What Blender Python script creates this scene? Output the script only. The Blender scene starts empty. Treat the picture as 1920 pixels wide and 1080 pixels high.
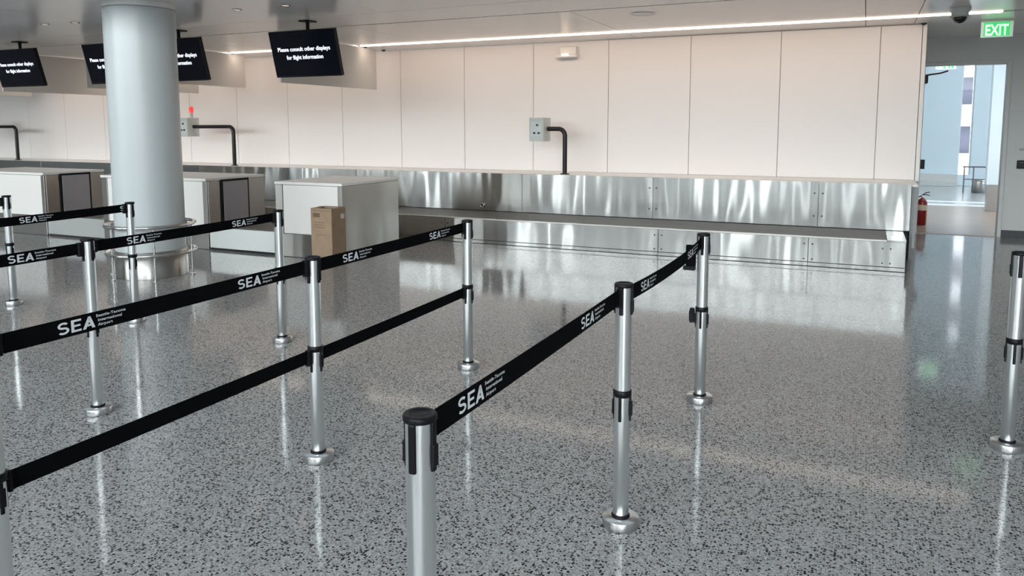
import bpy, bmesh, math, random
from mathutils import Vector, Matrix
random.seed(7)
scene = bpy.context.scene
COL = scene.collection

# ------------------------------------------------------------------ camera
F_PX, CY, YAW, PITCH, ROLL, CAM_H = 1442.0, 395.9, -0.4292, 0.1093, -0.0013, 1.6067
cam_data = bpy.data.cameras.new('camera')
cam = bpy.data.objects.new('camera', cam_data); COL.objects.link(cam)
cam_data.sensor_width = 36.0
cam_data.lens = F_PX / 1920 * 36.0
cam_data.shift_y = (CY - 540) / 1920
cam_data.clip_start = 0.02; cam_data.clip_end = 300
_f0 = Vector((math.sin(YAW), math.cos(YAW), 0)); _r0 = Vector((math.cos(YAW), -math.sin(YAW), 0)); _u0 = Vector((0, 0, 1))
_f = _f0 * math.cos(PITCH) - _u0 * math.sin(PITCH); _u = _u0 * math.cos(PITCH) + _f0 * math.sin(PITCH)
_r = _r0 * math.cos(ROLL) + _u * math.sin(ROLL); _u = _u * math.cos(ROLL) - _r0 * math.sin(ROLL)
cam.matrix_world = Matrix(((_r.x, _u.x, -_f.x, 0), (_r.y, _u.y, -_f.y, 0), (_r.z, _u.z, -_f.z, CAM_H), (0, 0, 0, 1)))
scene.camera = cam

# ------------------------------------------------------------------ world: plain overcast sky
SKY = 7.2
world = bpy.data.worlds.new('sky'); scene.world = world
world.use_nodes = True
bg = world.node_tree.nodes['Background']
bg.inputs[0].default_value = (0.935, 0.965, 1.0, 1); bg.inputs[1].default_value = SKY

# ------------------------------------------------------------------ large lights: portals over the glass fronts (sampling only)
def portal(loc, rot, sx, sy):
    l = bpy.data.lights.new('window_portal', 'AREA'); l.shape = 'RECTANGLE'; l.size = sx; l.size_y = sy
    l.cycles.is_portal = True
    o = bpy.data.objects.new('window_portal', l); COL.objects.link(o); o.location = loc; o.rotation_euler = rot
    return o
BACK_Y = -7.0
portal((-10.5, BACK_Y - 0.3, 3.45), (math.pi / 2, 0, 0), 33, 6.7)

# ------------------------------------------------------------------ exposure
vs = scene.view_settings
scene.display_settings.display_device = 'sRGB'
vs.view_transform = 'Standard'; vs.look = 'None'; vs.gamma = 1.0; vs.use_curve_mapping = False
vs.exposure = 0.78

# ------------------------------------------------------------------ materials
MATS = {}
def mat(name, col, rough=0.5, metal=0.0, spec=0.5, emit=None, estr=0.0, noise=None, bump=None, coat=0.0, aniso=0.0):
    """noise=(scale_xyz, amount): tone variation; bump=(scale_xyz, strength, distance)"""
    if name in MATS: return MATS[name]
    m = bpy.data.materials.new(name); m.use_nodes = True
    nt = m.node_tree; b = nt.nodes['Principled BSDF']
    b.inputs['Base Color'].default_value = (*col, 1); b.inputs['Roughness'].default_value = rough
    b.inputs['Metallic'].default_value = metal; b.inputs['Specular IOR Level'].default_value = spec
    b.inputs['Coat Weight'].default_value = coat; b.inputs['Anisotropic'].default_value = aniso
    if emit: b.inputs['Emission Color'].default_value = (*emit, 1); b.inputs['Emission Strength'].default_value = estr
    def tex(scale, detail=2.0):
        tc = nt.nodes.new('ShaderNodeNewGeometry'); mp = nt.nodes.new('ShaderNodeMapping')
        mp.inputs['Scale'].default_value = scale
        n = nt.nodes.new('ShaderNodeTexNoise'); n.inputs['Scale'].default_value = 1.0; n.inputs['Detail'].default_value = detail
        nt.links.new(tc.outputs['Position'], mp.inputs['Vector']); nt.links.new(mp.outputs[0], n.inputs['Vector'])
        return n
    if noise:
        n = tex(noise[0], 3.0); mr = nt.nodes.new('ShaderNodeMapRange')
        mr.inputs['From Min'].default_value = 0.3; mr.inputs['From Max'].default_value = 0.7
        mr.inputs['To Min'].default_value = 1 - noise[1]; mr.inputs['To Max'].default_value = 1 + noise[1]
        mx = nt.nodes.new('ShaderNodeVectorMath'); mx.operation = 'SCALE'; mx.inputs[0].default_value = col
        nt.links.new(n.outputs['Fac'], mr.inputs['Value']); nt.links.new(mr.outputs[0], mx.inputs['Scale'])
        nt.links.new(mx.outputs[0], b.inputs['Base Color'])
    if bump:
        n = tex(bump[0], 1.5); bp = nt.nodes.new('ShaderNodeBump')
        bp.inputs['Strength'].default_value = bump[1]; bp.inputs['Distance'].default_value = bump[2]
        nt.links.new(n.outputs['Fac'], bp.inputs['Height']); nt.links.new(bp.outputs[0], b.inputs['Normal'])
    MATS[name] = m
    return m

def terrazzo():
    m = bpy.data.materials.new('terrazzo'); m.use_nodes = True
    nt = m.node_tree; b = nt.nodes['Principled BSDF']
    geo = nt.nodes.new('ShaderNodeNewGeometry')
    def chips(scale, off):
        mp = nt.nodes.new('ShaderNodeMapping'); mp.inputs['Scale'].default_value = (scale,) * 3; mp.inputs['Location'].default_value = (off, off * 1.7, 0.37)
        nz = nt.nodes.new('ShaderNodeTexNoise'); nz.inputs['Scale'].default_value = 2.2; nz.inputs['Detail'].default_value = 1
        ad = nt.nodes.new('ShaderNodeMix'); ad.data_type = 'VECTOR'; ad.inputs[0].default_value = 0.22
        v = nt.nodes.new('ShaderNodeTexVoronoi'); v.inputs['Scale'].default_value = 1.0; v.voronoi_dimensions = '2D'
        nt.links.new(geo.outputs['Position'], mp.inputs['Vector']); nt.links.new(mp.outputs[0], nz.inputs['Vector'])
        nt.links.new(mp.outputs[0], ad.inputs['A']); nt.links.new(nz.outputs['Color'], ad.inputs['B'])
        nt.links.new(ad.outputs['Result'], v.inputs['Vector'])
        sp = nt.nodes.new('ShaderNodeSeparateColor'); nt.links.new(v.outputs['Color'], sp.inputs[0])
        return sp, v
    def ramp(sock, stops):
        r = nt.nodes.new('ShaderNodeValToRGB'); r.color_ramp.interpolation = 'CONSTANT'
        el = r.color_ramp.elements
        while len(el) > 1: el.remove(el[-1])
        el[0].position = stops[0][0]; el[0].color = (*stops[0][1], 1)
        for p, c in stops[1:]:
            e = el.new(p); e.color = (*c, 1)
        nt.links.new(sock, r.inputs[0]); return r
    def mask(scale, off, prob, radius):
        sp, v = chips(scale, off)
        a = nt.nodes.new('ShaderNodeMath'); a.operation = 'LESS_THAN'; a.inputs[1].default_value = prob
        nt.links.new(sp.outputs[0], a.inputs[0])
        r = nt.nodes.new('ShaderNodeMath'); r.operation = 'MULTIPLY_ADD'; r.inputs[1].default_value = radius * .6; r.inputs[2].default_value = radius * .55
        nt.links.new(sp.outputs[1], r.inputs[0])
        d = nt.nodes.new('ShaderNodeMath'); d.operation = 'LESS_THAN'
        nt.links.new(v.outputs['Distance'], d.inputs[0]); nt.links.new(r.outputs[0], d.inputs[1])
        m2 = nt.nodes.new('ShaderNodeMath'); m2.operation = 'MULTIPLY'
        nt.links.new(a.outputs[0], m2.inputs[0]); nt.links.new(d.outputs[0], m2.inputs[1])
        return m2
    s0, v0 = chips(170, 5.3)
    cur = ramp(s0.outputs[2], [(0, (.303, .296, .293)), (.35, (.348, .340, .336)), (.7, (.398, .389, .385))]).outputs[0]
    for scale, off, prob, rad, colr in ((135, 1.9, .18, .46, (.47, .47, .475)), (165, 7.7, .30, .46, (.11, .112, .12)), (108, 0.0, .25, .46, (.012, .013, .016))):
        k = mask(scale, off, prob, rad)
        mx = nt.nodes.new('ShaderNodeMix'); mx.data_type = 'RGBA'
        nt.links.new(k.outputs[0], mx.inputs[0]); nt.links.new(cur, mx.inputs['A']); mx.inputs['B'].default_value = (*colr, 1)
        cur = mx.outputs['Result']
    nt.links.new(cur, b.inputs['Base Color'])
    n = nt.nodes.new('ShaderNodeTexNoise'); n.inputs['Scale'].default_value = 0.9; n.inputs['Detail'].default_value = 4
    nt.links.new(geo.outputs['Position'], n.inputs['Vector'])
    mr = nt.nodes.new('ShaderNodeMapRange'); mr.inputs['To Min'].default_value = 0.06; mr.inputs['To Max'].default_value = 0.11
    nt.links.new(n.outputs['Fac'], mr.inputs['Value']); nt.links.new(mr.outputs[0], b.inputs['Roughness'])
    b.inputs['IOR'].default_value = 1.31
    b.inputs['Specular IOR Level'].default_value = 0.5
    return m

def glass_mat():
    m = bpy.data.materials.new('window_glass'); m.use_nodes = True
    nt = m.node_tree; nt.nodes.remove(nt.nodes['Principled BSDF'])
    out = nt.nodes['Material Output']
    t = nt.nodes.new('ShaderNodeBsdfTransparent'); t.inputs[0].default_value = (.93, .95, .945, 1)
    g = nt.nodes.new('ShaderNodeBsdfGlossy'); g.inputs['Roughness'].default_value = 0.02
    mx = nt.nodes.new('ShaderNodeMixShader'); fr = nt.nodes.new('ShaderNodeFresnel'); fr.inputs[0].default_value = 1.45
    nt.links.new(fr.outputs[0], mx.inputs[0]); nt.links.new(t.outputs[0], mx.inputs[1]); nt.links.new(g.outputs[0], mx.inputs[2])
    nt.links.new(mx.outputs[0], out.inputs[0])
    return m

def steel(name, col, rough, wave, wstr, gstr):
    # sheet metal: slow buckling of the sheet and a fine horizontal brushing
    m = mat(name, col, rough, 1.0); nt = m.node_tree; b = nt.nodes['Principled BSDF']
    geo = nt.nodes.new('ShaderNodeNewGeometry')
    def nz(scale, det):
        mp = nt.nodes.new('ShaderNodeMapping'); mp.inputs['Scale'].default_value = scale
        n = nt.nodes.new('ShaderNodeTexNoise'); n.inputs['Scale'].default_value = 1; n.inputs['Detail'].default_value = det
        nt.links.new(geo.outputs['Position'], mp.inputs[0]); nt.links.new(mp.outputs[0], n.inputs['Vector']); return n
    a = nt.nodes.new('ShaderNodeBump'); a.inputs['Strength'].default_value = wstr; a.inputs['Distance'].default_value = .03
    nt.links.new(nz(wave, 1.0).outputs['Fac'], a.inputs['Height']); nt.links.new(a.outputs[0], b.inputs['Normal'])
    b.inputs['Anisotropic'].default_value = gstr      # brushed along the horizontal, so highlights stretch upwards
    up = nt.nodes.new('ShaderNodeCombineXYZ'); up.inputs[2].default_value = 1.0
    nt.links.new(up.outputs[0], b.inputs['Tangent'])
    return m

M_FLOOR = terrazzo()
M_GLASS = glass_mat()
M_CEIL = mat('ceiling_metal', (.87, .86, .85), .22, 0.0, 1.0, noise=((.5, .5, .5), .03))
M_CEIL2 = mat('ceiling_metal_pale', (.87, .855, .84), .22, 0.0, 1.0, noise=((.5, .5, .5), .03))
M_DARK = mat('dark_gap', (.02, .02, .02), .8)
M_PANEL = mat('white_wall_panel', (.83, .785, .76), .34, 0, .45)
M_WHITE = mat('white_laminate', (.80, .78, .75), .35, 0, .45)
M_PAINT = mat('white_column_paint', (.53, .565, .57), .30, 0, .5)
M_GREYWALL = mat('grey_wall_paint', (.62, .635, .625), .6, 0, .3)
M_BAFFLE = mat('baffle_panel', (.58, .56, .535), .5, 0, .4)
M_STEEL = steel('brushed_steel', (.38, .385, .375), .18, (3.0, 3.0, .7), .70, .97)
M_STEEL2 = steel('satin_steel', (.50, .485, .46), .34, (1.6, 1.6, .9), .25, .8)
M_CHROME = mat('polished_steel', (.66, .65, .63), .16, 1.0, .5)
M_POST = mat('post_steel', (.88, .90, .90), .28, 1.0, .5, aniso=.5)
M_POSTB = mat('base_steel', (.60, .60, .60), .30, 1.0, .5, bump=((150, 150, 0), .35, .002))
M_BLACK = mat('black_plastic', (.007, .007, .009), .4, 0, .18)
M_BELT = mat('black_webbing', (.0035, .0035, .0045), .9, 0, .06, bump=((300, 300, 500), .2, .001))
M_PRINT = mat('white_print', (.80, .82, .84), .6, 0, .3)
M_RUBBER = mat('conveyor_rubber', (.105, .095, .088), .55, 0, .4, noise=((.6, 3, 3), .12))
M_PIPE = mat('black_pipe', (.014, .013, .013), .3, 0, .3)
M_BOXGREY = mat('control_box_grey', (.60, .63, .60), .45, 0, .4)
M_CARD = mat('cardboard', (.31, .22, .15), .8, 0, .2, noise=((9, 9, 9), .07))
M_CARDINK = mat('cardboard_print', (.16, .11, .075), .85, 0, .1)
M_SCREEN = mat('screen_black', (.003, .003, .005), .25, 0, .12, emit=(.25, .4, 1), estr=.002)
M_SCREENTXT = mat('screen_text', (.8, .82, .9), .5, 0, .2, emit=(.85, .9, 1), estr=.75)
M_LED = mat('led_lens', (.9, .85, .78), .5, 0, .2, emit=(1.0, .84, .70), estr=2.4)
M_WARMLAMP = mat('warm_lamp', (.9, .85, .78), .5, 0, .2, emit=(1.0, .72, .45), estr=3.0)
M_EXIT = mat('exit_green', (.03, .45, .12), .3, 0, .4, emit=(.06, .75, .2), estr=.38)
M_EXITTXT = mat('exit_letters', (.75, .95, .8), .4, 0, .3, emit=(.62, 1, .72), estr=.5)
M_ACRYL = mat('exit_edge', (.8, .9, .85), .2, 0, .5, emit=(.5, .9, .6), estr=.12)
M_RED = mat('red_enamel', (.17, .004, .004), .28, 0, .5)
M_BEACON = mat('red_beacon', (.6, .02, .02), .25, 0, .5, emit=(1, .05, .04), estr=.7)
M_LABEL = mat('extinguisher_label', (.50, .42, .32), .6)
M_BASEBD = mat('dark_rubber_base', (.06, .065, .07), .6)
M_WALK = mat('walkway_sky_tint', (.70, .815, .875), .6, 0, .3)  # the sky's blue cast is put into this wall colour
M_OUTWALL = mat('walkway_white', (.78, .82, .84), .6, 0, .3)
M_OUTFLOOR = mat('walkway_floor', (.46, .46, .46), .22, 0, .5, noise=((3, 3, 3), .06))
M_TAN = mat('sealed_tan_floor', (.34, .25, .19), .28, 0, .5, noise=((2, 6, 2), .10))
M_GARAGE = mat('garage_concrete', (.035, .038, .06), .8)
M_GARAGE2 = mat('garage_spandrel', (.30, .31, .33), .8)
M_TARMAC = mat('tarmac', (.30, .31, .32), .9, noise=((.3, .3, .3), .1))
M_MULL = mat('mullion_metal', (.16, .165, .17), .45, .6)
M_BUTTON = mat('dark_button', (.03, .03, .035), .4)

# ------------------------------------------------------------------ mesh helpers
class MB:
    def __init__(s): s.v = []; s.f = []; s.sm = []
    def add(s, verts, faces, smooth=False):
        o = len(s.v); s.v += [tuple(p) for p in verts]; s.f += [tuple(i + o for i in f) for f in faces]; s.sm += [smooth] * len(faces); return s
    def box(s, x0, x1, y0, y1, z0, z1):
        v = [(x, y, z) for z in (z0, z1) for y in (y0, y1) for x in (x0, x1)]
        return s.add(v, [(0, 2, 3, 1), (4, 5, 7, 6), (0, 1, 5, 4), (2, 6, 7, 3), (0, 4, 6, 2), (1, 3, 7, 5)])
    def bbox(s, x0, x1, y0, y1, z0, z1, b=.006, seg=2):
        bm = bmesh.new()
        bmesh.ops.create_cube(bm, size=1.0)
        for v in bm.verts:
            v.co = Vector(((x0 + x1) / 2 + v.co.x * (x1 - x0), (y0 + y1) / 2 + v.co.y * (y1 - y0), (z0 + z1) / 2 + v.co.z * (z1 - z0)))
        bmesh.ops.bevel(bm, geom=list(bm.edges), offset=b, segments=seg, affect='EDGES', profile=.5)
        bm.verts.index_update()
        s.add([v.co[:] for v in bm.verts], [[v.index for v in f.verts] for f in bm.faces]); bm.free(); return s
    def lathe(s, prof, cx=0, cy=0, n=32, smooth=True, a0=0, a1=2 * math.pi):
        """prof: list of (r, z); closed with caps when r == 0 at the ends"""
        v = []; fcs = []
        full = abs(a1 - a0 - 2 * math.pi) < 1e-6
        m = n if full else n + 1
        for r, z in prof:
            for k in range(m):
                a = a0 + (a1 - a0) * k / n; v.append((cx + r * math.cos(a), cy + r * math.sin(a), z))
        for i in range(len(prof) - 1):
            for k in range(n):
                k2 = (k + 1) % m
                fcs.append((i * m + k, i * m + k2, (i + 1) * m + k2, (i + 1) * m + k))
        return s.add(v, fcs, smooth)
    def cyl(s, cx, cy, z0, z1, r, n=24):
        s.lathe([(r, z0), (r, z1)], cx, cy, n)
        s.add([(cx + r * math.cos(2 * math.pi * k / n), cy + r * math.sin(2 * math.pi * k / n), z1) for k in range(n)], [tuple(range(n))])
        s.add([(cx + r * math.cos(2 * math.pi * k / n), cy + r * math.sin(2 * math.pi * k / n), z0) for k in range(n)], [tuple(reversed(range(n)))]); return s
    def tube(s, pts, r, n=12, closed=False):
        pts = [Vector(p) for p in pts]; N = len(pts); rings = []
        up = Vector((0, 0, 1))
        prev = None
        for i, p in enumerate(pts):
            a = pts[(i - 1) % N] if (closed or i > 0) else p; b = pts[(i + 1) % N] if (closed or i < N - 1) else p
            t = (b - a).normalized()
            if prev is None:
                ref = up if abs(t.z) < .9 else Vector((1, 0, 0)); nx = t.cross(ref).normalized()
            else:
                nx = (prev - t * prev.dot(t)).normalized()
            prev = nx; ny = t.cross(nx)
            rings.append([p + (nx * math.cos(2 * math.pi * k / n) + ny * math.sin(2 * math.pi * k / n)) * r for k in range(n)])
        v = [q for rg in rings for q in rg]; f = []
        for i in range(N if closed else N - 1):
            j = (i + 1) % N
            for k in range(n): f.append((i * n + k, i * n + (k + 1) % n, j * n + (k + 1) % n, j * n + k))
        s.add(v, f, True)
        if not closed:
            s.add(rings[0], [tuple(reversed(range(n)))]); s.add(rings[-1], [tuple(range(n))])
        return s
    def disc(s, c, axis, r, depth, n=16):
        """short solid cylinder from c along axis"""
        c = Vector(c); ax = Vector(axis).normalized(); return s.tube([c, c + ax * depth], r, n)
    def mesh(s, name):
        me = bpy.data.meshes.new(name); me.from_pydata(s.v, [], s.f); me.polygons.foreach_set('use_smooth', s.sm); me.update(); return me
    def build(s, name, material, parent=None, origin=None):
        me = s.mesh(name)
        if origin is not None:
            me.transform(Matrix.Translation(-Vector(origin)))
        o = bpy.data.objects.new(name, me); COL.objects.link(o); me.materials.append(material)
        if origin is not None and parent is None: o.location = origin
        if parent is not None: o.parent = parent
        return o

def tag(o, label=None, cat=None, group=None, kind=None):
    if label: o['label'] = label
    if cat: o['category'] = cat
    if group: o['group'] = group
    if kind: o['kind'] = kind
    return o
def empty(name, loc=(0, 0, 0)):
    o = bpy.data.objects.new(name, None); COL.objects.link(o); o.location = loc; o.empty_display_size = .1; return o
def thing(name, loc, label, cat, group=None): return tag(empty(name, loc), label, cat, group)
def at(o, mb_world):
    """shift world coordinates to the local space of an unrotated root"""
    off = o.location
    mb_world.v = [(x - off.x, y - off.y, z - off.z) for x, y, z in mb_world.v]; return mb_world
def copy_tree(o, parent=None):
    c = o.copy(); COL.objects.link(c)
    if parent is not None: c.parent = parent
    for ch in list(o.children): copy_tree(ch, c)
    return c
def struct(name, mb, m, label=None):
    o = mb.build(name, m); o['kind'] = 'structure'
    if label: o['label'] = label
    return o

_TXT = {}
def text_geo(s, bold=0.0, align='LEFT'):
    key = (s, bold, align)
    if key not in _TXT:
        cu = bpy.data.curves.new('txt', 'FONT'); cu.body = s; cu.size = 1.0; cu.resolution_u = 2; cu.offset = bold; cu.align_x = align
        o = bpy.data.objects.new('txt', cu); COL.objects.link(o)
        dg = bpy.context.evaluated_depsgraph_get(); me = o.evaluated_get(dg).to_mesh()
        _TXT[key] = ([tuple(v.co) for v in me.vertices], [tuple(p.vertices) for p in me.polygons])
        o.evaluated_get(dg).to_mesh_clear(); bpy.data.objects.remove(o); bpy.data.curves.remove(cu)
    return _TXT[key]

def stroke(path, w):
    """flat ribbon along a 2D centreline"""
    v = []; f = []
    n = len(path)
    for i, p in enumerate(path):
        a = path[max(i - 1, 0)]; b = path[min(i + 1, n - 1)]
        dx, dy = b[0] - a[0], b[1] - a[1]; L = math.hypot(dx, dy) or 1
        nx, ny = -dy / L * w / 2, dx / L * w / 2
        v += [(p[0] + nx, p[1] + ny), (p[0] - nx, p[1] - ny)]
    for i in range(n - 1): f.append((2 * i, 2 * i + 1, 2 * i + 3, 2 * i + 2))
    return v, f
def sea_glyphs():
    V = []; Fc = []
    def put(v, f, ox=0):
        o = len(V); V.extend([(x + ox, y) for x, y in v]); Fc.extend([tuple(i + o for i in g) for g in f])
    w = .16
    s = [(.36 + .27 * math.cos(math.radians(a)), .715 + .20 * math.sin(math.radians(a))) for a in range(28, 271, 18)]
    s += [(.36 + .29 * math.cos(math.radians(a)), .305 + .215 * math.sin(math.radians(a))) for a in range(88, -152, -18)]
    put(*stroke(s, w))
    def rect(x0, x1, y0, y1): return [(x0, y0), (x1, y0), (x1, y1), (x0, y1)], [(0, 1, 2, 3)]
    ox = .86
    put(*rect(0, .19, 0, 1), ox); put(*rect(.19, .66, .83, 1), ox); put(*rect(.19, .60, .42, .58), ox); put(*rect(.19, .66, 0, .17), ox)
    ox = 1.60
    put([(0, 0), (.21, 0), (.56, .82), (.46, 1), (.38, 1)], [(0, 1, 2, 3, 4)], ox)
    put([(.84, 0), (.63, 0), (.36, .82), (.46, 1), (.54, 1)][::-1], [(0, 1, 2, 3, 4)], ox)
    put([(.24, .20), (.42, .33), (.42, .17)][::-1] , [(0, 1, 2)], ox)
    put([(.30, .20), (.60, .20), (.60, .36), (.30, .36)], [(0, 1, 2, 3)], ox)
    return V, Fc
SEA = sea_glyphs()   # about 2.45 wide, 1 tall

# ================================================================== STRUCTURE
CZ = 2.90            # ceiling height
WY = 11.2            # white panel wall
DY = 13.05           # wall with the door
XL, XR = -27.0, 6.0
# floor
struct('floor', MB().box(XL, XR, BACK_Y, DY + .12, -.1, 0), M_FLOOR)
# ceiling: backing with separate metal panels below it
SOF, HZ = 4.62, 7.0     # edge of the low ceiling, height of the hall in front of it
ceiling = struct('ceiling', MB().box(XL, XR, SOF, DY + .1, CZ + .03, CZ + .12), M_DARK)
struct('ceiling_hall', MB().box(XL, XR, BACK_Y - .15, SOF, HZ, HZ + .15), M_OUTWALL)
struct('wall_fascia', MB().box(XL, XR, SOF - .06, SOF, CZ, HZ), M_OUTWALL)
def ceil_panel(x0, x1, y0, y1, m):
    return MB().box(x0, x1, y0, y1, CZ, CZ + .028).build('ceiling_panel', m, ceiling)
_y = 8.33
rows = [(SOF + .005, 7.50)]
for y0, y1 in rows:
    x = XL
    while x < XR:
        x1 = min(x + 3.66, XR); ceil_panel(x + .003, x1 - .003, y0, y1, M_CEIL); x = x1
for y0, y1, m in [(7.512, 8.30, M_CEIL)]:
    x = XL
    while x < XR:
        x1 = min(x + 3.66, XR); ceil_panel(x + .003, x1 - .003, y0, y1, m); x = x1
seams_x = [-0.07 + 0.56 + 3.05 * k for k in range(-9, 3)]
seams_x = [s - 0.56 if abs(s - .49) > 9 else s for s in seams_x]
xs = [XL] + [s for s in (-24.4, -21.3, -18.3, -15.3, -12.25, -9.2, -6.15, -3.1, -.06, .50, 3.5)] + [XR]
for a, b in zip(xs[:-1], xs[1:]):
    ceil_panel(a + .004, b - .004, 8.345, 10.34, M_CEIL2)
    if b <= .51: ceil_panel(a + .004, b - .004, 10.47, WY - .002, M_CEIL2)
    else: ceil_panel(a + .004, b - .004, 10.47, DY, M_CEIL2)

# white panel wall, one object per panel
wall_back = struct('wall_back', MB().box(XL, .56, WY + .0205, WY + .14, 0, CZ), mat('seam_grey', (.42, .41, .40), .6))
pz0, pz1 = .915, CZ - .012
x1 = .60
edges = [.60, .124] + [.124 - 1.22 * k for k in range(1, 23)]
for a, b in zip(edges[1:], edges[:-1]):
    if a < XL: a = XL
    MB().bbox(a + .0035, b - .0035, WY, WY + .020, pz0, pz1, .0025, 1).build('wall_panel', M_PANEL, wall_back)
# end trim and return wall of the panel wall
MB().box(.604, .650, WY - .012, WY + .16, .90, CZ - .012).build('end_trim', M_WHITE, wall_back)
struct('wall_return', MB().box(.56, .648, WY + .16, DY, 0, CZ), M_GREYWALL)
# ledge behind the conveyor upstand
UY = 10.30
ledge = struct('trim_1', MB().bbox(XL, .60, UY + .022, WY + .0, .885, .913, .004, 1), M_WHITE)
struct('wall_knee', MB().box(XL, .53, UY + .35, WY + .02, 0, .884).box(.532, .562, UY + .02, WY + .16, 0, .884), mat('knee_grey', (.22, .225, .23), .6))
# wall with the door
DX0, DX1, DZ = .765, 1.80, 2.49
wd = struct('wall_door', MB().box(.648, DX0 - .05, DY, DY + .12, 0, CZ).box(DX1 + .05, XR, DY, DY + .12, 0, CZ).box(DX0 - .05, DX1 + .05, DY, DY + .12, DZ + .05, CZ), M_GREYWALL)
struct('baseboard_door', MB().box(DX1 + .052, XR, DY - .014, DY, 0, .105), M_BASEBD)
struct('wall_right', MB().box(XR, XR + .12, BACK_Y, DY + .12, 0, HZ), M_GREYWALL)
struct('wall_left', MB().box(XL - .12, XL, BACK_Y, DY, 0, HZ), M_GREYWALL)
# glass front behind the camera
wf = struct('wall_front', MB().box(XL, XR, BACK_Y - .15, BACK_Y, HZ - .15, HZ).box(XL, XR, BACK_Y - .15, BACK_Y, 0, .12).box(XL, XR, BACK_Y - .15, BACK_Y + .02, 3.0, 3.12), M_MULL)
# upper band all glass, lower band: unseen bays shaped for streaks reflected in steel
x = XL
while x < XR - .2:
    x1 = min(x + 1.5, XR)
    MB().box(x, x + .07, BACK_Y - .16, BACK_Y + .06, 3.12, HZ - .15).build('mullion', M_MULL, wf)
    MB().box(x + .07, x1, BACK_Y - .085, BACK_Y - .07, 3.12, HZ - .15).build('pane', M_GLASS, wf)
    x = x1
M_BAY = mat('streak_bay', (.40, .42, .42), .5)
M_BAYD = mat('dark_streak_bay', (.05, .05, .052), .5)
layout = [(XL, -24, 'd'), (-24, -23, 'g'), (-23, -19.4, 'd'), (-19.4, -18.6, 'g'), (-18.6, -16.6, 'd'), (-16.6, -15.7, 's'), (-15.7, -14.4, 'g'), (-14.4, -13.7, 's'), (-13.7, -11.4, 'd'),
          (-11.4, -10.75, 's'), (-10.75, -10.1, 'g'), (-10.1, -9.5, 'd'), (-9.5, -8.2, 's'), (-8.2, -7.3, 'd'), (-7.3, -6.45, 's'), (-6.45, -6.2, 'g'), (-6.2, -5.2, 's'), (-5.2, -4.9, 'd'), (-4.9, -4.2, 's'),
          (-4.2, -3.4, 'g'), (-3.4, -3.1, 'd'), (-3.1, -2.9, 's'), (-2.9, -2.75, 'd'), (-2.75, -2.0, 's'), (-2.0, -1.75, 'g'), (-1.75, -1.0, 's'), (-1.0, -.8, 'd'), (-.8, -.15, 's'), (-.15, .1, 'g'),
          (.1, .6, 's'), (.6, .8, 'd'), (.8, 1.9, 's'), (1.9, 3.4, 'g'), (3.4, 4.6, 'g'), (4.6, XR, 'g')]
for a, b, t in layout:
    MB().box(a, a + .05, BACK_Y - .16, BACK_Y + .03, .12, 3.0).build('mullion', M_MULL, wf)
    if t == 'g': MB().box(a + .05, b, BACK_Y - .085, BACK_Y - .07, .12, 3.0).build('pane', M_GLASS, wf)
    else: MB().box(a + .05, b, BACK_Y - .12, BACK_Y - .02, .12, 3.0).build('streak_bay', M_BAY if t == 's' else M_BAYD, wf)
struct('ground_outside', MB().box(-90, 60, -90, BACK_Y - .15, -.25, -.12), M_TARMAC)

# ------------------------------------------------------------------ door
door = empty('door_1', (DX0, DY, 0)); door['kind'] = 'structure'; door['label'] = 'grey metal door frame with its leaf swung open'
at(door, fr := MB().bbox(DX0 - .05, DX0, DY - .03, DY + .15, 0, DZ + .05, .004, 1)).build('jamb', M_GREYWALL, door)
at(door, MB().bbox(DX1, DX1 + .05, DY - .03, DY + .15, 0, DZ + .05, .004, 1)).build('jamb', M_GREYWALL, door)
at(door, MB().bbox(DX0, DX1, DY - .03, DY + .15, DZ, DZ + .05, .004, 1)).build('frame_head', M_GREYWALL, door)
at(door, MB().box(DX0, DX1, DY - .02, DY + .17, 0.001, .009)).build('threshold', M_TAN, door)
leaf = at(door, MB().bbox(DX0 - .046, DX0 - .002, DY + .16, DY + 1.17, .012, DZ - .02, .003, 1)).build('leaf', M_GREYWALL, door)
at(door, MB().bbox(DX0, DX0 + .055, DY + .25, DY + 1.08, .98, 1.06, .01, 2).box(DX0, DX0 + .07, DY + .17, DY + .27, .96, 1.10)).build('push_bar', M_BLACK, leaf)
at(door, MB().bbox(DX0, DX0 + .055, DY + .2, DY + .46, 2.25, 2.37, .008, 1)).build('closer_body', M_BLACK, leaf)
at(door, MB().tube([(DX0 + .03, DY + .40, 2.38), (DX0 + .22, DY + .30, 2.40), (DX0 + .30, DY + .155, 2.42)], .012, 8)).build('closer_arm', M_BLACK, leaf)

# ------------------------------------------------------------------ beyond the door
M_STRIP = mat('white_floor_strip', (.92, .93, .94), .4)
struct('floor_walkway', MB().box(-4, 9, DY + .12, 17.86, -.1, -.004), M_TAN)
struct('floor_walkway_far', MB().box(-4, 9, 18.96, 40, -.1, -.004), M_OUTFLOOR)
struct('trim_2', MB().box(-4, 9, 17.86, 18.2, -.05, .004), M_STRIP)
struct('trim_3', MB().box(-4, 9, 18.2, 18.6, -.05, -.001), M_OUTFLOOR)
struct('trim_4', MB().box(-4, 9, 18.6, 18.96, -.05, .004), M_STRIP)
FY = 24.0
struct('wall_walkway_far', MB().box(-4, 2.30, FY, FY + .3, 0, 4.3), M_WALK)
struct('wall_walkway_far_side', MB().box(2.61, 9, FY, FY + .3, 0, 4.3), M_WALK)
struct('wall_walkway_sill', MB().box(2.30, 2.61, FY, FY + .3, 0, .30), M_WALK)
struct('trim_5', MB().box(-4, 2.30, FY - .35, FY, 0, .13).box(-4, 2.30, FY - .18, FY, .13, .31), M_GREYWALL)
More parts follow.
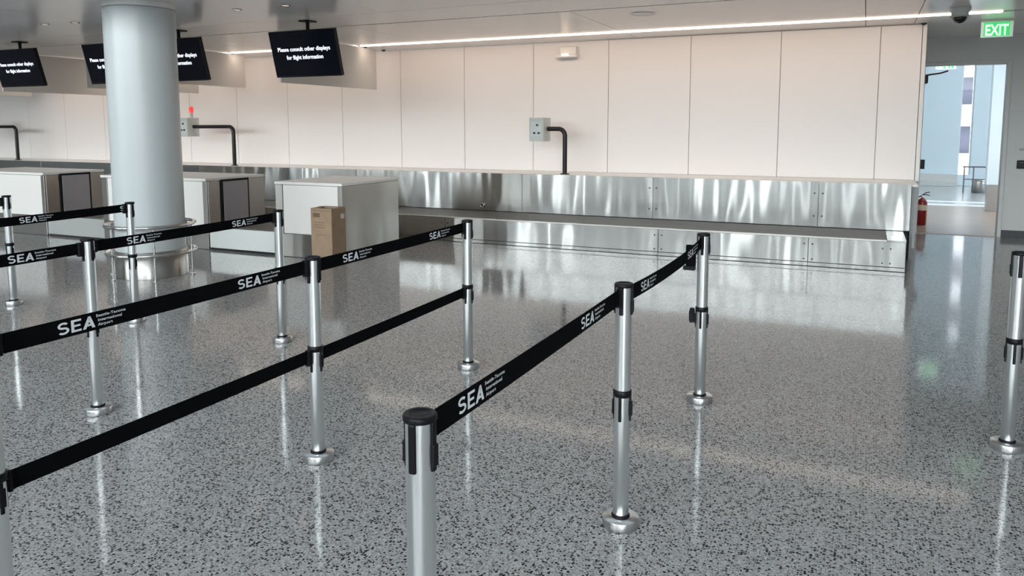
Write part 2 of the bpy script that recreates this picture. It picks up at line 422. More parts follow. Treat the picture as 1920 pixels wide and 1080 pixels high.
win = struct('window_1', MB().box(2.302, 2.335, FY + .1, FY + .2, .30, 4.3).box(2.575, 2.608, FY + .1, FY + .2, .30, 4.3), M_OUTWALL)
MB().box(2.335, 2.575, FY + .14, FY + .155, .31, 4.3).build('pane', M_GLASS, win)
struct('ceiling_walkway_light_stop', MB().box(-4.2, 9, DY + .12, FY + .3, 4.3, 4.5), M_WALK)  # unseen roof, added to hold back daylight in the walkway
struct('wall_walkway_light_stop', MB().box(9, 9.2, DY + .12, FY + .3, 0, 2.7).box(9, 9.2, DY + .12, 17.9, 2.7, 4.3).box(6.12, 9.2, DY, DY + .12, 0, 4.3), M_WALK)  # unseen wall added to cut side daylight, with a band left open
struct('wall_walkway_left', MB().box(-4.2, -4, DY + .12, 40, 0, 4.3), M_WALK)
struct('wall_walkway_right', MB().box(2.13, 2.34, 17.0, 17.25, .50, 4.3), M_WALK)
struct('trim_6', MB().box(2.15, 2.32, 17.02, 17.23, 0, .50), M_STEEL2)
# garage seen through the slit window: bands of spandrel and dark storey
gar = thing('parking_garage', (4.5, 48, 0), 'far pale and dark banded parking garage behind the narrow window', 'building'); gar['kind'] = 'structure'
for k in range(5):
    zb = -1.0 + k * 2.6
    at(gar, MB().box(-2, 12, 47.6, 48, zb, zb + 1.15)).build('spandrel', M_GARAGE2, gar)
at(gar, MB().box(-2, 12, 48.4, 49, -1.2, 12)).build('storey_wall', M_GARAGE, gar)

# ================================================================== BAGGAGE CONVEYOR
CYF = 9.41; CZT = .345
conv = thing('baggage_conveyor', (-6, CYF, 0), 'long stainless baggage conveyor with a brown belt along the white wall', 'conveyor')
fx = [XL + 3, -21.1, -18.3, -15.7, -13.1, -10.55, -7.95, -5.35, -2.30, -.545, .462]
for a, b in zip(fx[:-1], fx[1:]):
    at(conv, MB().bbox(a + .002, b - .002, CYF, CYF + .02, .05, CZT - .012, .002, 1)).build('front_panel', M_STEEL, conv)
    at(conv, MB().bbox(a + .002, b - .002, CYF - .004, CYF + .018, .004, .046, .002, 1)).build('kick_plate', M_STEEL, conv)
ux = [XL + 3, -20.6, -18.1, -15.3, -12.7, -10.1, -7.5, -4.55, -2.6, -.50, .53]
for a, b in zip(ux[:-1], ux[1:]):
    at(conv, MB().bbox(a + .0015, b - .0015, UY, UY + .02, CZT + .01, .92, .002, 1)).build('back_panel', M_STEEL, conv)
at(conv, MB().box(XL + 3, .455, CYF + .025, UY - .002, .02, CZT - .02)).build('frame', M_DARK, conv)
at(conv, MB().bbox(XL + 3, .27, CYF + .035, UY - .012, CZT - .018, CZT + .004, .003, 1)).build('belt', M_RUBBER, conv)
at(conv, MB().bbox(XL + 3, .27, CYF - .006, CYF + .034, CZT - .012, CZT + .003, .002, 1)).build('edge_rail', M_STEEL2, conv)
at(conv, MB().bbox(.272, .462, CYF - .006, UY - .002, CZT - .012, CZT + .006, .002, 1)).build('end_deck', M_STEEL, conv)
at(conv, MB().bbox(.445, .462, CYF + .02, UY + .3, .004, CZT - .013, .002, 1)).build('end_panel', M_STEEL, conv)
for px in (-.545, -2.30, -5.35):
    for dx in (-.045, .045):
        for z in (.085, .26):
            at(conv, MB().disc((px + dx, CYF + .002, z), (0, -1, 0), .010, .006, 10)).build('bolt', M_BUTTON, conv)
for px in (.27,):
    for dx in (-.04, .04):
        for z in (.09, .255): at(conv, MB().disc((px + dx, CYF + .002, z), (0, -1, 0), .009, .005, 10)).build('bolt', M_BUTTON, conv)
for px in (-.50, -2.6):
    for dx in (-.048, .048):
        for z in (.49, .775):
            at(conv, MB().disc((px + dx, UY + .002, z), (0, -1, 0), .011, .006, 10)).build('bolt', M_BUTTON, conv)
at(conv, MB().disc((-5.2, UY + .002, .435), (0, -1, 0), .026, .02, 16)).build('key_switch', M_BUTTON, conv)
at(conv, MB().tube([(-5.2 + .03 * math.cos(a * math.pi / 8), UY - .018, .435 + .03 * math.sin(a * math.pi / 8)) for a in range(16)], .006, 6, True)).build('switch_ring', M_CHROME, conv)

# ================================================================== CHECK-IN DESKS AND SCALES
DF = 7.45
def desk(x0, x1, yb, label, screen):
    d = thing('check_in_desk', ((x0 + x1) / 2, DF, 0), label, 'desk', 'check-in desks along the conveyor')
    at(d, MB().bbox(x0 + .03, x1 - .03, DF + .03, yb - .03, .004, .90, .003, 1)).build('carcass', M_WHITE, d)
    at(d, MB().bbox(x0 - .005, x1 + .002, DF - .012, yb + .005, .902, .937, .004, 1)).build('worktop', M_WHITE, d)
    at(d, MB().bbox(x0 + .115, x1 - .075, DF + .006, DF + .028, .295, .897, .003, 1)).build('front_panel', M_WHITE, d)
    at(d, MB().bbox(x0, x0 + .11, DF, DF + .03, .295, .90, .003, 1)).build('corner_strip', M_STEEL2, d)
    at(d, MB().bbox(x1 - .07, x1, DF, DF + .03, .295, .90, .003, 1)).build('corner_strip', M_STEEL2, d)
    at(d, MB().bbox(x0, x1, DF, DF + .03, .004, .29, .003, 1)).build('plinth', M_STEEL2, d)
    at(d, MB().bbox(x1 - .025, x1, DF + .032, yb, .004, .90, .003, 1)).build('side_panel', M_STEEL2, d)
    at(d, MB().bbox(x0, x0 + .025, DF + .032, yb, .004, .90, .003, 1)).build('side_panel', M_STEEL2, d)
    if screen:
        y0, y1 = DF + .24, DF + .75
        s = at(d, MB().bbox(x1 + .001, x1 + .016, y0, y1, .33, .912, .003, 1)).build('frame', M_BLACK, d)
        at(d, MB().bbox(x1 + .012, x1 + .022, y0 + .035, y1 - .03, .34, .882, .002, 1)).build('frame_panel', mat('grey_panel', (.36, .34, .35), .4), s)
    return d
desk(-6.65, -5.63, 8.66, 'single check-in desk with white front and bare stainless side beside cardboard box', False)
desk(-9.79, -7.80, 8.52, 'wide white check-in desk behind the column, black framed panel on its side', True)
desk(-13.0, -11.03, 8.45, 'white check-in desk at the picture edge beyond the lone far post', True)
def scale_conv(x0, x1, label):
    s = thing('weighing_conveyor', ((x0 + x1) / 2, DF, 0), label, 'conveyor', 'low weighing conveyors between the desks')
    at(s, MB().bbox(x0, x1, DF + .012, DF + .03, .03, .30, .003, 1)).build('front_plate', mat('pale_steel', (.80, .82, .80), .35, 1.0), s)
    at(s, MB().box(x0 + .02, x1 - .02, DF + .035, CYF - .02, .004, .29)).build('frame', M_DARK, s)
    at(s, MB().bbox(x0 + .05, x1 - .05, DF + .05, CYF - .02, .292, .315, .003, 1)).build('belt', M_RUBBER, s)
    for a, b in ((x0, x0 + .048), (x1 - .048, x1)):
        at(s, MB().bbox(a, b, DF + .012, CYF - .02, .30, .325, .003, 1)).build('side_rail', M_STEEL2, s)
scale_conv(-7.79, -6.66, 'low weighing conveyor between the wide desk and the single desk')
scale_conv(-11.02, -9.80, 'low weighing conveyor at left of the column between two desks')

# cardboard box in front of desk 1
bx = thing('cardboard_box', (-5.715, 7.285, 0), 'tall brown cardboard box standing against the single check-in desk', 'box')
bx0, bx1, by0, by1, bz = -5.865, -5.565, 7.15, 7.42, .666
at(bx, MB().bbox(bx0, bx1, by0, by1, .002, bz, .004, 1)).build('body', M_CARD, bx)

def decal(parent, name, m, quads):
    mb = MB()
    for q in quads: mb.add(q, [(0, 1, 2, 3)])
    return at(parent, mb).build(name, m, parent)
def fq(x0, x1, z0, z1, y): return [(x0, y, z0), (x1, y, z0), (x1, y, z1), (x0, y, z1)]
yy = by0 - .0008
decal(bx, 'printed_panel', M_CARDINK, [fq(bx0 + .035, bx0 + .135, bz - .105, bz - .055, yy)])
decal(bx, 'printed_lines', M_CARDINK, [fq(bx0 + .05, bx0 + .20, bz - .17 - k * .028, bz - .163 - k * .028, yy) for k in range(3)] +
      [fq(bx0 + .02, bx0 + .29, bz - .028, bz - .022, yy)])
at(bx, MB().tube([(bx0 + .145 + .07 * math.cos(math.radians(a)), by0, bz - .335 + .028 * math.sin(math.radians(a))) for a in range(20, 161, 14)], .003, 5)).build('printed_arc', M_CARDINK, bx)
at(bx, MB().bbox(bx0 - .002, bx1 + .002, by0 + .11, by0 + .16, bz - .001, bz + .004, .001, 1)).build('tape', mat('packing_tape', (.30, .20, .12), .3), bx)
at(bx, MB().bbox(bx0 + .10, bx0 + .16, by0 + .02, by0 + .06, bz, bz + .022, .008, 1)).build('flap_tab', M_CARDINK, bx)
xx = bx1 + .0008
decal(bx, 'sticker', mat('white_sticker', (.62, .58, .54), .6), [[(xx, by0 + .17, bz - .13), (xx, by0 + .24, bz - .13), (xx, by0 + .24, bz - .075), (xx, by0 + .17, bz - .075)]])

# ================================================================== COLUMN AND ITS RAIL
CX, CYY, CR = -7.078, 5.95, .354
colm = thing('column', (CX, CYY, 0), 'round white column with a stainless foot rising to the ceiling', 'column'); colm['kind'] = 'structure'
at(colm, MB().lathe([(CR, .288), (CR, CZ - .06)], CX, CYY, 64)).build('shaft', M_PAINT, colm)
at(colm, MB().lathe([(CR + .012, CZ - .05), (CR + .012, CZ - .001)], CX, CYY, 64).lathe([(CR - .02, CZ - .061), (CR + .012, CZ - .05)], CX, CYY, 64)).build('ceiling_collar', M_CEIL, colm)
at(colm, MB().lathe([(CR + .012, .002), (CR + .012, .285), (CR - .01, .289)], CX, CYY, 64)).build('steel_foot', M_STEEL2, colm)
rail = thing('bumper_rail', (CX, CYY, 0), 'two-ring stainless bumper rail around the foot of the column', 'rail')
RR = .447
for z in (.56, .262):
    at(rail, MB().tube([(CX + RR * math.cos(2 * math.pi * k / 64), CYY + RR * math.sin(2 * math.pi * k / 64), z) for k in range(64)], .019, 10, True)).build('ring', M_CHROME, rail)
for k in range(6):
    a = math.radians(23 + 60 * k)
    at(rail, MB().cyl(CX + RR * math.cos(a), CYY + RR * math.sin(a), .003, .56, .011, 12)).build('support', M_CHROME, rail)
    at(rail, MB().cyl(CX + RR * math.cos(a), CYY + RR * math.sin(a), .002, .012, .03, 16)).build('foot', M_CHROME, rail)

# ================================================================== MONITORS
def monitor(xc, label):
    W, Hh, T = 1.0, .565, .055
    m = thing('display_monitor', (xc, 7.70, CZ), label, 'monitor', 'ceiling-hung displays over the desks')
    tilt = math.radians(14)
    top = Vector((0, -.10, -.125))          # top edge centre, local
    dn = Vector((0, math.sin(tilt), -math.cos(tilt))); nrm = Vector((0, -math.cos(tilt), -math.sin(tilt)))
    def P(u, v, w): return tuple(top + Vector((u, 0, 0)) + dn * v + nrm * w)
    def slab(u0, u1, v0, v1, w0, w1):
        mb = MB().box(u0, u1, v0, v1, w0, w1); mb.v = [P(*q) for q in mb.v]; mb.f = [tuple(reversed(f)) for f in mb.f]; return mb
    slab(-W / 2, W / 2, 0, Hh, -T, 0).build('housing', M_BLACK, m)
    scr = slab(-W / 2 + .012, W / 2 - .012, .012, Hh - .02, .0005, .002).build('screen', M_SCREEN, m)
    for line, v, wd in (('Please consult other displays', .245, .80), ('for flight information', .345, .56)):
        vs_, fs_ = text_geo(line, .022, 'CENTER')
        ext = max(p[0] for p in vs_) - min(p[0] for p in vs_)
        k = wd / ext
        mb = MB().add([P(p[0] * k, v - p[1] * .07, .003) for p in vs_], fs_)
        mb.build('screen_lettering', M_SCREENTXT, m)
    MB().cyl(.02, .02, -.20, -.012, .022, 16).build('mount_pole', M_BLACK, m)
    MB().bbox(-.06, .10, -.06, .10, -.014, -.001, .003, 1).build('ceiling_plate', M_BLACK, m)
    slab(-.12, .14, .06, .30, -T - .04, -T).build('bracket', M_BLACK, m)
    return m
for xc, lb in ((-6.31, 'black ceiling display over the single desk, its message fully readable'),
               (-8.48, 'black ceiling display whose left half the column hides'),
               (-9.74, 'black ceiling display whose right half the column hides'),
               (-11.79, 'black ceiling display cut off by the picture edge')):
    monitor(xc, lb)

# ================================================================== BAFFLES, LED STRIPS
def baffle(x, y0, y1, zb, label):
    b = thing('ceiling_baffle', (x, (y0 + y1) / 2, zb), label, 'baffle', 'panels hung from the ceiling above the conveyor')
    at(b, MB().bbox(x - .014, x + .014, y0, y1, zb, CZ - .015, .003, 1)).build('panel', M_BAFFLE, b)
    at(b, MB().bbox(x - .017, x + .017, y0 - .008, y0, zb, CZ - .015, .002, 1)).build('edge_strip', M_WHITE, b)
    for y in (y0 + .3, y1 - .3): at(b, MB().box(x - .02, x + .02, y - .03, y + .03, CZ - .02, CZ - .001)).build('hanger', M_BLACK, b)
baffle(-7.46, 8.54, 10.86, 2.225, 'grey ceiling baffle just behind the display over the single desk')
baffle(-10.20, 8.54, 10.75, 2.31, 'grey ceiling baffle with its far end free between column and single-desk display')
baffle(-11.40, 8.52, 10.80, 2.235, 'grey ceiling baffle with its near edge just left of the column')
baffle(-13.55, 8.54, 10.80, 2.226, 'grey ceiling baffle behind the display at the picture edge')
baffle(-16.20, 8.54, 10.80, 2.26, 'short stub of ceiling baffle farthest along the conveyor')
LED_W = 1.30      # watts per metre, thrown at the wall
def led(x0, x1, label):
    l = thing('led_strip', ((x0 + x1) / 2, 10.4, CZ), label, 'light', 'linear ceiling lights above the conveyor')
    at(l, MB().bbox(x0, x1, 10.345, 10.465, CZ + .002, CZ + .027, .002, 1)).build('housing', M_BAFFLE, l)
    at(l, MB().bbox(x0 + .01, x1 - .01, 10.365, 10.445, CZ - .012, CZ + .004, .003, 1)).build('lens', M_LED, l)
    w = bpy.data.lights.new('hidden_wall_fill', 'AREA'); w.shape = 'RECTANGLE'; w.size = x1 - x0 - .1; w.size_y = .03  # unseen emitter added to brighten the wall while the lens stays dim
    w.energy = LED_W * (x1 - x0); w.color = (1.0, .80, .66)
    o = bpy.data.objects.new('hidden_wall_fill', w); COL.objects.link(o); o.parent = l; o.location = (0, .06, -.016); o.rotation_euler = (math.radians(32), 0, 0)
led(-7.43, 1.36, 'long warm ceiling light strip over the bare conveyor run')
led(-10.17, -7.49, 'warm ceiling light strip beside the single-desk display')
led(-11.37, -10.23, 'short warm ceiling light strip hidden behind the column display')
led(-13.52, -11.43, 'warm ceiling light strip seen left of the column')
led(-16.17, -13.58, 'warm ceiling light strip farthest along the conveyor')

# recessed downlights over the desks
def downlight(x, y, label):
    d = thing('downlight', (x, y, CZ), label, 'light', 'small round recessed ceiling downlights')
    MB().lathe([(.042, -.001), (.05, -.008), (.06, -.001)], 0, 0, 24).build('trim_ring', M_CHROME, d)
    MB().lathe([(0, -.003), (.041, -.003), (.042, -.001)], 0, 0, 20).build('lens', mat('dim_lamp', (.9, .85, .78), .4, 0, .4, emit=(1.0, .85, .7), estr=.5), d)
    l = bpy.data.lights.new('downlight_lamp', 'AREA'); l.shape = 'DISK'; l.size = .12; l.energy = 0.05; l.color = (1.0, .78, .62)
    o = bpy.data.objects.new('downlight_lamp', l); COL.objects.link(o); o.parent = d; o.location = (0, 0, -.02)
for x, y, lb in ((-5.70, 6.64, 'recessed downlight just above the readable display'), (-6.39, 6.65, 'recessed downlight up and left of the readable display'),
                 (-8.98, 6.60, 'recessed downlight just left of the column top'), (-9.47, 6.55, 'recessed downlight second left of the column top'),
                 (-12.4, 6.6, 'recessed downlight over the desk at the picture edge'), (-3.0, 6.64, 'recessed downlight in front of the control box in the middle of the wall'),
                 (-2.3, 6.64, 'recessed downlight over the two-belt row end'), (.2, 6.64, 'recessed downlight over the end of the conveyor'), (.9, 6.64, 'recessed downlight on the way to the exit door')):
    downlight(x, y, lb)
for x, lb in ((-2.39, 'small grey ceiling speaker grille above the blank wall'),):
    g = thing('ceiling_speaker', (x, 8.85, CZ), lb, 'speaker')
    MB().lathe([(.0, -.006), (.12, -.006), (.13, -.001)], 0, 0, 24).build('grille', M_CEIL, g)
    MB().lathe([(.13, -.001), (.14, -.008), (.15, -.001)], 0, 0, 24).build('rim', M_CEIL, g)

# ================================================================== CONTROL BOXES ON BENT PIPES
def arc_pipe(xp, yp, z0, ztop, xend, r=.10):
    pts = [(xp, yp, z0), (xp, yp, ztop - r)]
    sgn = -1 if xend < xp else 1
    for k in range(1, 9):
        a = k / 8 * math.pi / 2
        pts.append((xp + sgn * r * (1 - math.cos(a)), yp, ztop - r + r * math.sin(a)))
    pts.append((xend, yp, ztop)); return pts
def control(xp, ztop, xbr, label, beacon=False):
    yp = 10.58
    c = thing('control_box', (xp, yp, .914), label, 'control box', 'conveyor control boxes on bent black pipes')
    at(c, MB().tube(arc_pipe(xp, yp, .916, ztop, xbr + .01), .034, 14)).build('pipe', M_PIPE, c)
    at(c, MB().cyl(xp, yp, .914, .926, .065, 20)).build('pipe_flange', M_PIPE, c)
    b = at(c, MB().bbox(xbr - .23, xbr, 10.44, 10.72, ztop - .18, ztop + .165, .006, 1)).build('box', M_BOXGREY, c)
    for dx, dz in ((.13, .055), (.085, -.06), (.155, -.06)):
        at(c, MB().disc((xbr - .23 + dx, 10.442, ztop + dz), (0, -1, 0), .016, .022, 14)).build('button', M_BUTTON, b)
    at(c, MB().box(xbr - .20, xbr - .03, 10.4385, 10.4402, ztop - .105, ztop + .10)).build('face_plate', mat('face_plate', (.66, .69, .66), .4), b)
    if beacon:
        at(c, MB().cyl(xbr - .06, 10.6, ztop + .165, ztop + .26, .028, 16)).build('beacon_stem', M_BOXGREY, c)
        at(c, MB().lathe([(.04, ztop + .26), (.04, ztop + .34), (.028, ztop + .37), (0, ztop + .375)], xbr - .06, 10.6, 18)).build('beacon_lamp', M_BEACON, c)
control(-3.99, 1.575, -4.27, 'grey control box on a short bent pipe in the middle of the wall')
control(-10.36, 1.615, -11.33, 'grey control box with a red beacon beside the column', True)
control(-16.45, 1.62, -17.35, 'grey control box on a bent pipe at the picture edge')

# emergency light on the wall
e = thing('emergency_light', (-4.18, WY, 2.73), 'small white emergency light high on the panel wall', 'light')
MB().bbox(-.115, .155, -.075, -.001, -.035, .085, .012, 2).build('body', M_WHITE, e)
MB().bbox(-.165, .165, -.12, -.01, -.085, -.03, .014, 2).build('lens_hood', M_WHITE, e)
MB().bbox(-.06, .05, -.126, -.119, -.055, -.03, .003, 1).build('lamp', M_WARMLAMP, e)

# dome camera
dm = thing('dome_camera', (.885, 9.9, CZ), 'white dome security camera hanging from the ceiling near the exit sign', 'camera')
MB().lathe([(.105, -.001), (.105, -.03), (.085, -.05), (.085, -.085), (.10, -.10)], 0, 0, 28).build('housing', M_BOXGREY, dm)
MB().lathe([(.10, -.10), (.075, -.105)], 0, 0, 28).build('ring', M_BOXGREY, dm)
MB().lathe([(.075, -.103)] + [(.072 * math.cos(t * math.pi / 16), -.106 - .065 * math.sin(t * math.pi / 16)) for t in range(9)], 0, 0, 28).build('dome', mat('smoked_dome', (.01, .01, .012), .06, 0, .5), dm)
# exit signs
def exit_sign(x0, x1, y, z0, z1, label):
    s = thing('exit_sign', ((x0 + x1) / 2, y, z1), label, 'sign')
    w, h = x1 - x0, z1 - z0
    MB().bbox(-w / 2 - .01, w / 2 + .01, -.03, .03, .002, .022, .003, 1).build('canopy', M_BOXGREY, s)
    MB().bbox(-w / 2, w / 2, -.006, .006, -h, .001, .002, 1).build('edge_panel', M_ACRYL, s)
    MB().box(-w / 2 + .03, w / 2 - .035, -.0085, -.0062, -h + .014, -.004).build('green_field', M_EXIT, s)
    v, f = text_geo('EXIT', .03, 'CENTER'); tw = max(p[0] for p in v) - min(p[0] for p in v); k = w * .72 / tw
    MB().add([(p[0] * k - .004, -.0095, -h * .86 + p[1] * h * .98) for p in v], f).build('lettering', M_EXITTXT, s)
    return s
exit_sign(1.235, 1.575, 11.2, 2.690, 2.876, 'green lit exit sign hanging from the ceiling before the door')
s2 = exit_sign(1.03, 1.33, 15.0, 2.56, 2.74, 'small green exit sign just inside the top of the doorway')
for dx in (-.1, .1): MB().cyl(dx, 0, .02, 1.56, .008, 8).build('hanging_rod', M_MULL, s2)
# little wall sensors
for x, y, z, lb in ((-7.39, 11.0, CZ, 'tiny dark sensor at the ceiling edge beside the baffle end'), (.60, 11.05, CZ, 'tiny dark sensor at the top corner where the white wall ends')):
    q = thing('ceiling_sensor', (x, y, z), lb, 'sensor')
    MB().lathe([(.035, -.001), (.032, -.03), (0, -.045)], 0, 0, 16).build('lens', M_BUTTON, q)
    MB().lathe([(.045, -.001), (.045, -.01), (.03, -.012)], 0, 0, 16).build('ring', M_BOXGREY, q)
# card reader and plate by the door
q = thing('card_reader', (2.04, DY, 1.06), 'black card reader on the grey wall beside the door', 'reader')
MB().bbox(-.05, .05, -.03, -.001, -.06, .06, .006, 1).build('body', M_BLACK, q)
MB().bbox(-.03, .03, -.033, -.029, .02, .035, .001, 1).build('light_bar', M_BUTTON, q)
q = thing('wall_plate', (2.035, DY, 1.275), 'small pale wall plate above the black card reader', 'plate')
MB().bbox(-.07, .07, -.012, -.001, -.055, .055, .003, 1).build('plate', M_BOXGREY, q)
MB().bbox(-.03, .03, -.016, -.012, -.02, .02, .001, 1).build('insert', mat('plate_grey', (.4, .41, .41), .5), q)

# fire extinguisher holding the door
fe = thing('fire_extinguisher', (.892, 14.15, 0), 'red fire extinguisher standing on the floor in the doorway', 'extinguisher')
MB().lathe([(0, .002), (.066, .002), (.074, .01), (.074, .36), (.068, .395), (.045, .425), (.022, .44), (.02, .455)], 0, 0, 28).build('cylinder', M_RED, fe)
MB().lathe([(.0755, .245), (.0755, .335)], 0, 0, 28).build('label_band', M_LABEL, fe)
MB().cyl(0, 0, .45, .49, .02, 14).build('valve', M_CHROME, fe)
MB().tube([(-.02, 0, .485), (.05, -.01, .50), (.10, -.015, .49)], .008, 8).tube([(-.01, 0, .49), (.05, -.01, .535), (.10, -.015, .545)], .008, 8).build('handle', M_BUTTON, fe)
MB().tube([(-.02, .01, .47), (-.075, .02, .45), (-.09, .02, .36), (-.085, .02, .2)], .010, 8).build('hose', M_BUTTON, fe)
# railing and bin in the walkway
rl = thing('walkway_railing', (2.45, 21.5, 0), 'thin metal railing in the bright walkway beyond the door', 'railing')
MB().tube([(-.27, 0, .63), (.6, 0, .63)], .016, 8).build('top_rail', M_MULL, rl)
MB().tube([(-.25, 0, .33), (.6, 0, .33)], .012, 8).build('middle_rail', M_MULL, rl)
for x in (-.235, -.04, .25, .55): MB().cyl(x, 0, .0, .63, .014, 10).build('upright', M_MULL, rl)
bn = thing('litter_bin', (2.56, 21.75, 0), 'round brushed metal bin behind the walkway railing', 'bin')
MB().lathe([(0, .002), (.15, .002), (.15, .30), (.14, .31), (.13, .29), (0, .28)], 0, 0, 24).build('drum', M_STEEL2, bn)
MB().lathe([(.153, .26), (.157, .275), (.153, .29)], 0, 0, 24).build('rim_band', M_CHROME, bn)

# ================================================================== BELT POSTS
PR = .032
def make_post():
    p = empty('belt_post')
    MB().lathe([(.030, .030), (PR, .034), (PR, .545)], 0, 0, 32).build('pole', M_POST, p)
    MB().lathe([(PR, .565), (PR, .984)], 0, 0, 32).build('upper_tube', M_POST, p)
    MB().lathe([(0, .001), (.073, .001), (.0735, .003), (.0735, .036), (.072, .0385), (.036, .040), (.034, .041)], 0, 0, 48).build('base_flange', M_POSTB, p)
    MB().lathe([(.034, .039), (.0375, .041), (.0375, .047), (.033, .05)], 0, 0, 32).build('base_ring', M_BLACK, p)
    MB().lathe([(PR + .001, .541), (.0365, .543), (.0365, .567), (PR + .001, .569)], 0, 0, 32).build('collar', M_BLACK, p)
    cap = MB().lathe([(PR, .982), (.0365, .983), (.0375, .986), (.0375, .993), (.035, .998), (.026, .9985), (.025, .996), (0, .9955)], 0, 0, 32).build('cap', M_BLACK, p)
    for k in range(4):
        a = k * math.pi / 2
        ca, sa = math.cos(a), math.sin(a)
        def rot(mb): mb.v = [(x * ca - y * sa, x * sa + y * ca, z) for x, y, z in mb.v]; return mb
        rot(MB().bbox(.027, .0375, -.0085, .0085, .874, .984, .004, 2)).build('receiver', M_BLACK, p)
        rot(MB().bbox(.027, .0365, -.0065, .0065, .443, .545, .004, 2)).build('lower_receiver', M_BLACK, p)
        if k in (0, 2):
            rot(MB().bbox(.034, .0405, -.010, .010, .885, .935, .003, 2)).build('release_tab', M_BLACK, p)
            rot(MB().bbox(.034, .0405, -.010, .010, .465, .525, .003, 2)).build('lower_tab', M_BLACK, p)
    return p
posts = {
 'a1': (-.842, 1.364, 'steel belt post nearest the camera, cut off by the picture bottom'),
 'b1': (-.835, 2.878, 'second steel belt post of the row nearest the middle of the floor'),
 'c1': (-.820, 4.438, 'last steel belt post of the short row, with a spare clip hanging'),
 'a2': (-2.353, 1.370, 'steel belt post cut off by the left picture edge, nearest there'),
 'b2': (-2.351, 2.872, 'middle steel belt post of the row with two black belts'),
 'c2': (-2.356, 4.440, 'far end steel belt post of the row with two black belts'),
 'b3': (-3.883, 2.850, 'steel belt post standing before the column, crossed by the nearer belt'),
 'c3': (-3.930, 4.425, 'steel belt post beside the single check-in desk'),
 'd4': (-5.451, 4.392, 'steel belt post right in front of the column foot'),
 'd5': (-7.004, 4.373, 'farthest steel belt post at the left picture edge'),
 'r':  (.712, 4.395, 'lone beltless steel post at the right picture edge'),
 'a3': (-3.90, 1.33, 'steel belt post at the near end of the third belt row'),
 'a4': (-5.45, 2.85, 'steel belt post at the near end of the fourth belt row'),
 'a5': (-7.0, 2.85, 'steel belt post at the near end of the fifth belt row'),
}
proto = make_post(); first = True
for key, (x, y, lb) in posts.items():
    o = proto if first else copy_tree(proto)
    first = False
    o.location = (x, y, 0); tag(o, lb, 'post', 'stainless queue posts on round floor flanges')

# spare tape clips on post c1
c = thing('belt_clip', (-.820, 4.438, .80), 'spare black belt end hanging below the belt of the short row', 'clip')
MB().bbox(-.098, -.042, -.012, .012, .002, .125, .004, 1).build('webbing_end', M_BELT, c)
MB().bbox(-.112, -.042, -.018, .018, -.022, .002, .004, 1).build('clip_bar', M_BLACK, c)
c = thing('belt_clip', (-.820, 4.438, .47), 'black retracted belt clip at the lower collar of the short row', 'clip')
MB().bbox(-.068, -.042, -.016, .016, .0, .085, .004, 1).build('clip_body', M_BLACK, c)
MB().bbox(-.072, -.066, -.010, .010, .01, .07, .002, 1).build('clip_tongue', M_BLACK, c)

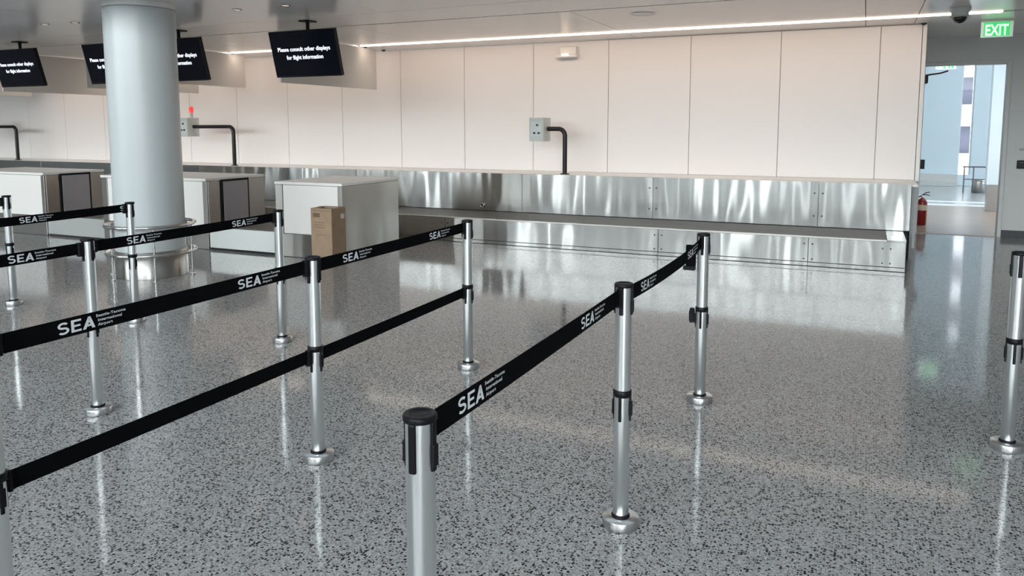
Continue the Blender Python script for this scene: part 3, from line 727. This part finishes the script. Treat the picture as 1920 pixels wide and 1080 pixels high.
# ================================================================== BELTS
BH = .063
def belt(x0, x1, y0, y1, zt0, zt1, sag, letters, label, low=False, kink=0.0, stand=True):
    """ribbon from (x0,y0) to (x1,y1); zt = height of its top edge; letters = y where a mark starts"""
    b = thing('barrier_belt', (x0, y0, zt0 - BH), label, 'belt', 'black webbing belts strung between the posts')
    ys, ye = y0 + .0385, y1 - .0385
    def top(y):
        t = (y - ys) / (ye - ys)
        z = zt0 + (zt1 - zt0) * t - sag * 4 * t * (1 - t)
        if kink and t > .7: z += kink * ((t - .7) / .3) ** 1.5
        return z
    def xx(y): return x0 + (x1 - x0) * (y - y0) / (y1 - y0)
    n = 28; mb = MB(); vv = []
    for i in range(n + 1):
        y = ys + (ye - ys) * i / n; z = top(y); x = xx(y)
        vv += [(x + .001, y, z - BH), (x + .001, y, z), (x - .001, y, z), (x - .001, y, z - BH)]
    ff = []
    for i in range(n):
        for k in range(4): ff.append((4 * i + k, 4 * (i + 1) + k, 4 * (i + 1) + (k + 1) % 4, 4 * i + (k + 1) % 4))
    mb.add(vv, ff); at(b, mb).build('webbing', M_BELT, b)
    # end clip at the far post and slot mouth at the near post
    at(b, MB().bbox(xx(ye) - .012, xx(ye) + .012, ye - .026, ye, top(ye) - BH - .012, top(ye) + .002, .003, 1)).build('end_clip', M_BLACK, b)
    at(b, MB().bbox(xx(ys) - .009, xx(ys) + .009, ys, ys + .014, top(ys) - BH - .004, top(ys) + .003, .003, 1)).build('slot_mouth', M_BLACK, b)
    for yl in letters:
        s = .052; h0 = top(yl) - BH + .011
        def put(uv, k, kz, dy, dz):
            return [(xx(yl + dy + u * k) + .0018, yl + dy + u * k, top(yl + dy + u * k) - BH + dz + w * kz) for u, w in uv]
        g = [(u, w) for u, w in SEA[0]]
        lim = ye - .024
        fcs = SEA[1]
        if yl + .135 > lim:
            fcs = [f for f in fcs if all(yl + g[i][0] * .055 < lim for i in f)]
        o = at(b, MB().add(put(g, .055, .041, 0, .011), fcs)).build('large_lettering', M_PRINT, b)
        if yl + .30 < lim:
            for j, t in enumerate(('Seattle-Tacoma', 'International', 'Airport')):
                tv, tf = text_geo(t, .012)
                at(b, MB().add(put([(p[0], p[1]) for p in tv], .0185, .0135, .138 + (.006 if j else 0), .0435 - j * .0155), tf)).build('small_lettering', M_PRINT, b)
    return b
P = posts
def link(a, c, zt0, zt1, sag, letters, label, **k):
    return belt(P[a][0], P[c][0], P[a][1], P[c][1], zt0, zt1, sag, letters, label, **k)
link('a1', 'b1', .985, .985, .004, (1.53, 2.38), 'lettered belt running from the nearest post to the next')
link('b1', 'c1', .975, .972, .018, (3.12, 4.02), 'lettered belt sagging to the last post of the short row', kink=.012)
link('a2', 'b2', .986, .986, .002, (1.60, 2.39), 'upper lettered belt from the left picture edge to the two-belt middle post')
link('b2', 'c2', .983, .985, .002, (3.10, 3.95), 'upper lettered belt between the middle and far two-belt posts')
link('a2', 'b2', .556, .556, .001, (), 'plain lower belt from the left picture edge to the two-belt middle post', low=True)
link('b2', 'c2', .548, .556, .001, (), 'plain lower belt between the middle and far two-belt posts', low=True)
link('a3', 'b3', .980, .978, .004, (1.6, 2.41), 'lettered belt from the left edge to the post before the column')
link('b3', 'c3', .980, .980, .004, (3.10, 3.95), 'lettered belt between the post before the column and the desk-side post')
link('a4', 'd4', .980, .985, .004, (3.48, 4.30), 'lettered belt ending at the post before the column foot')
link('a5', 'd5', .980, .980, .004, (3.3,), 'lettered belt stub reaching the farthest post at the picture edge')
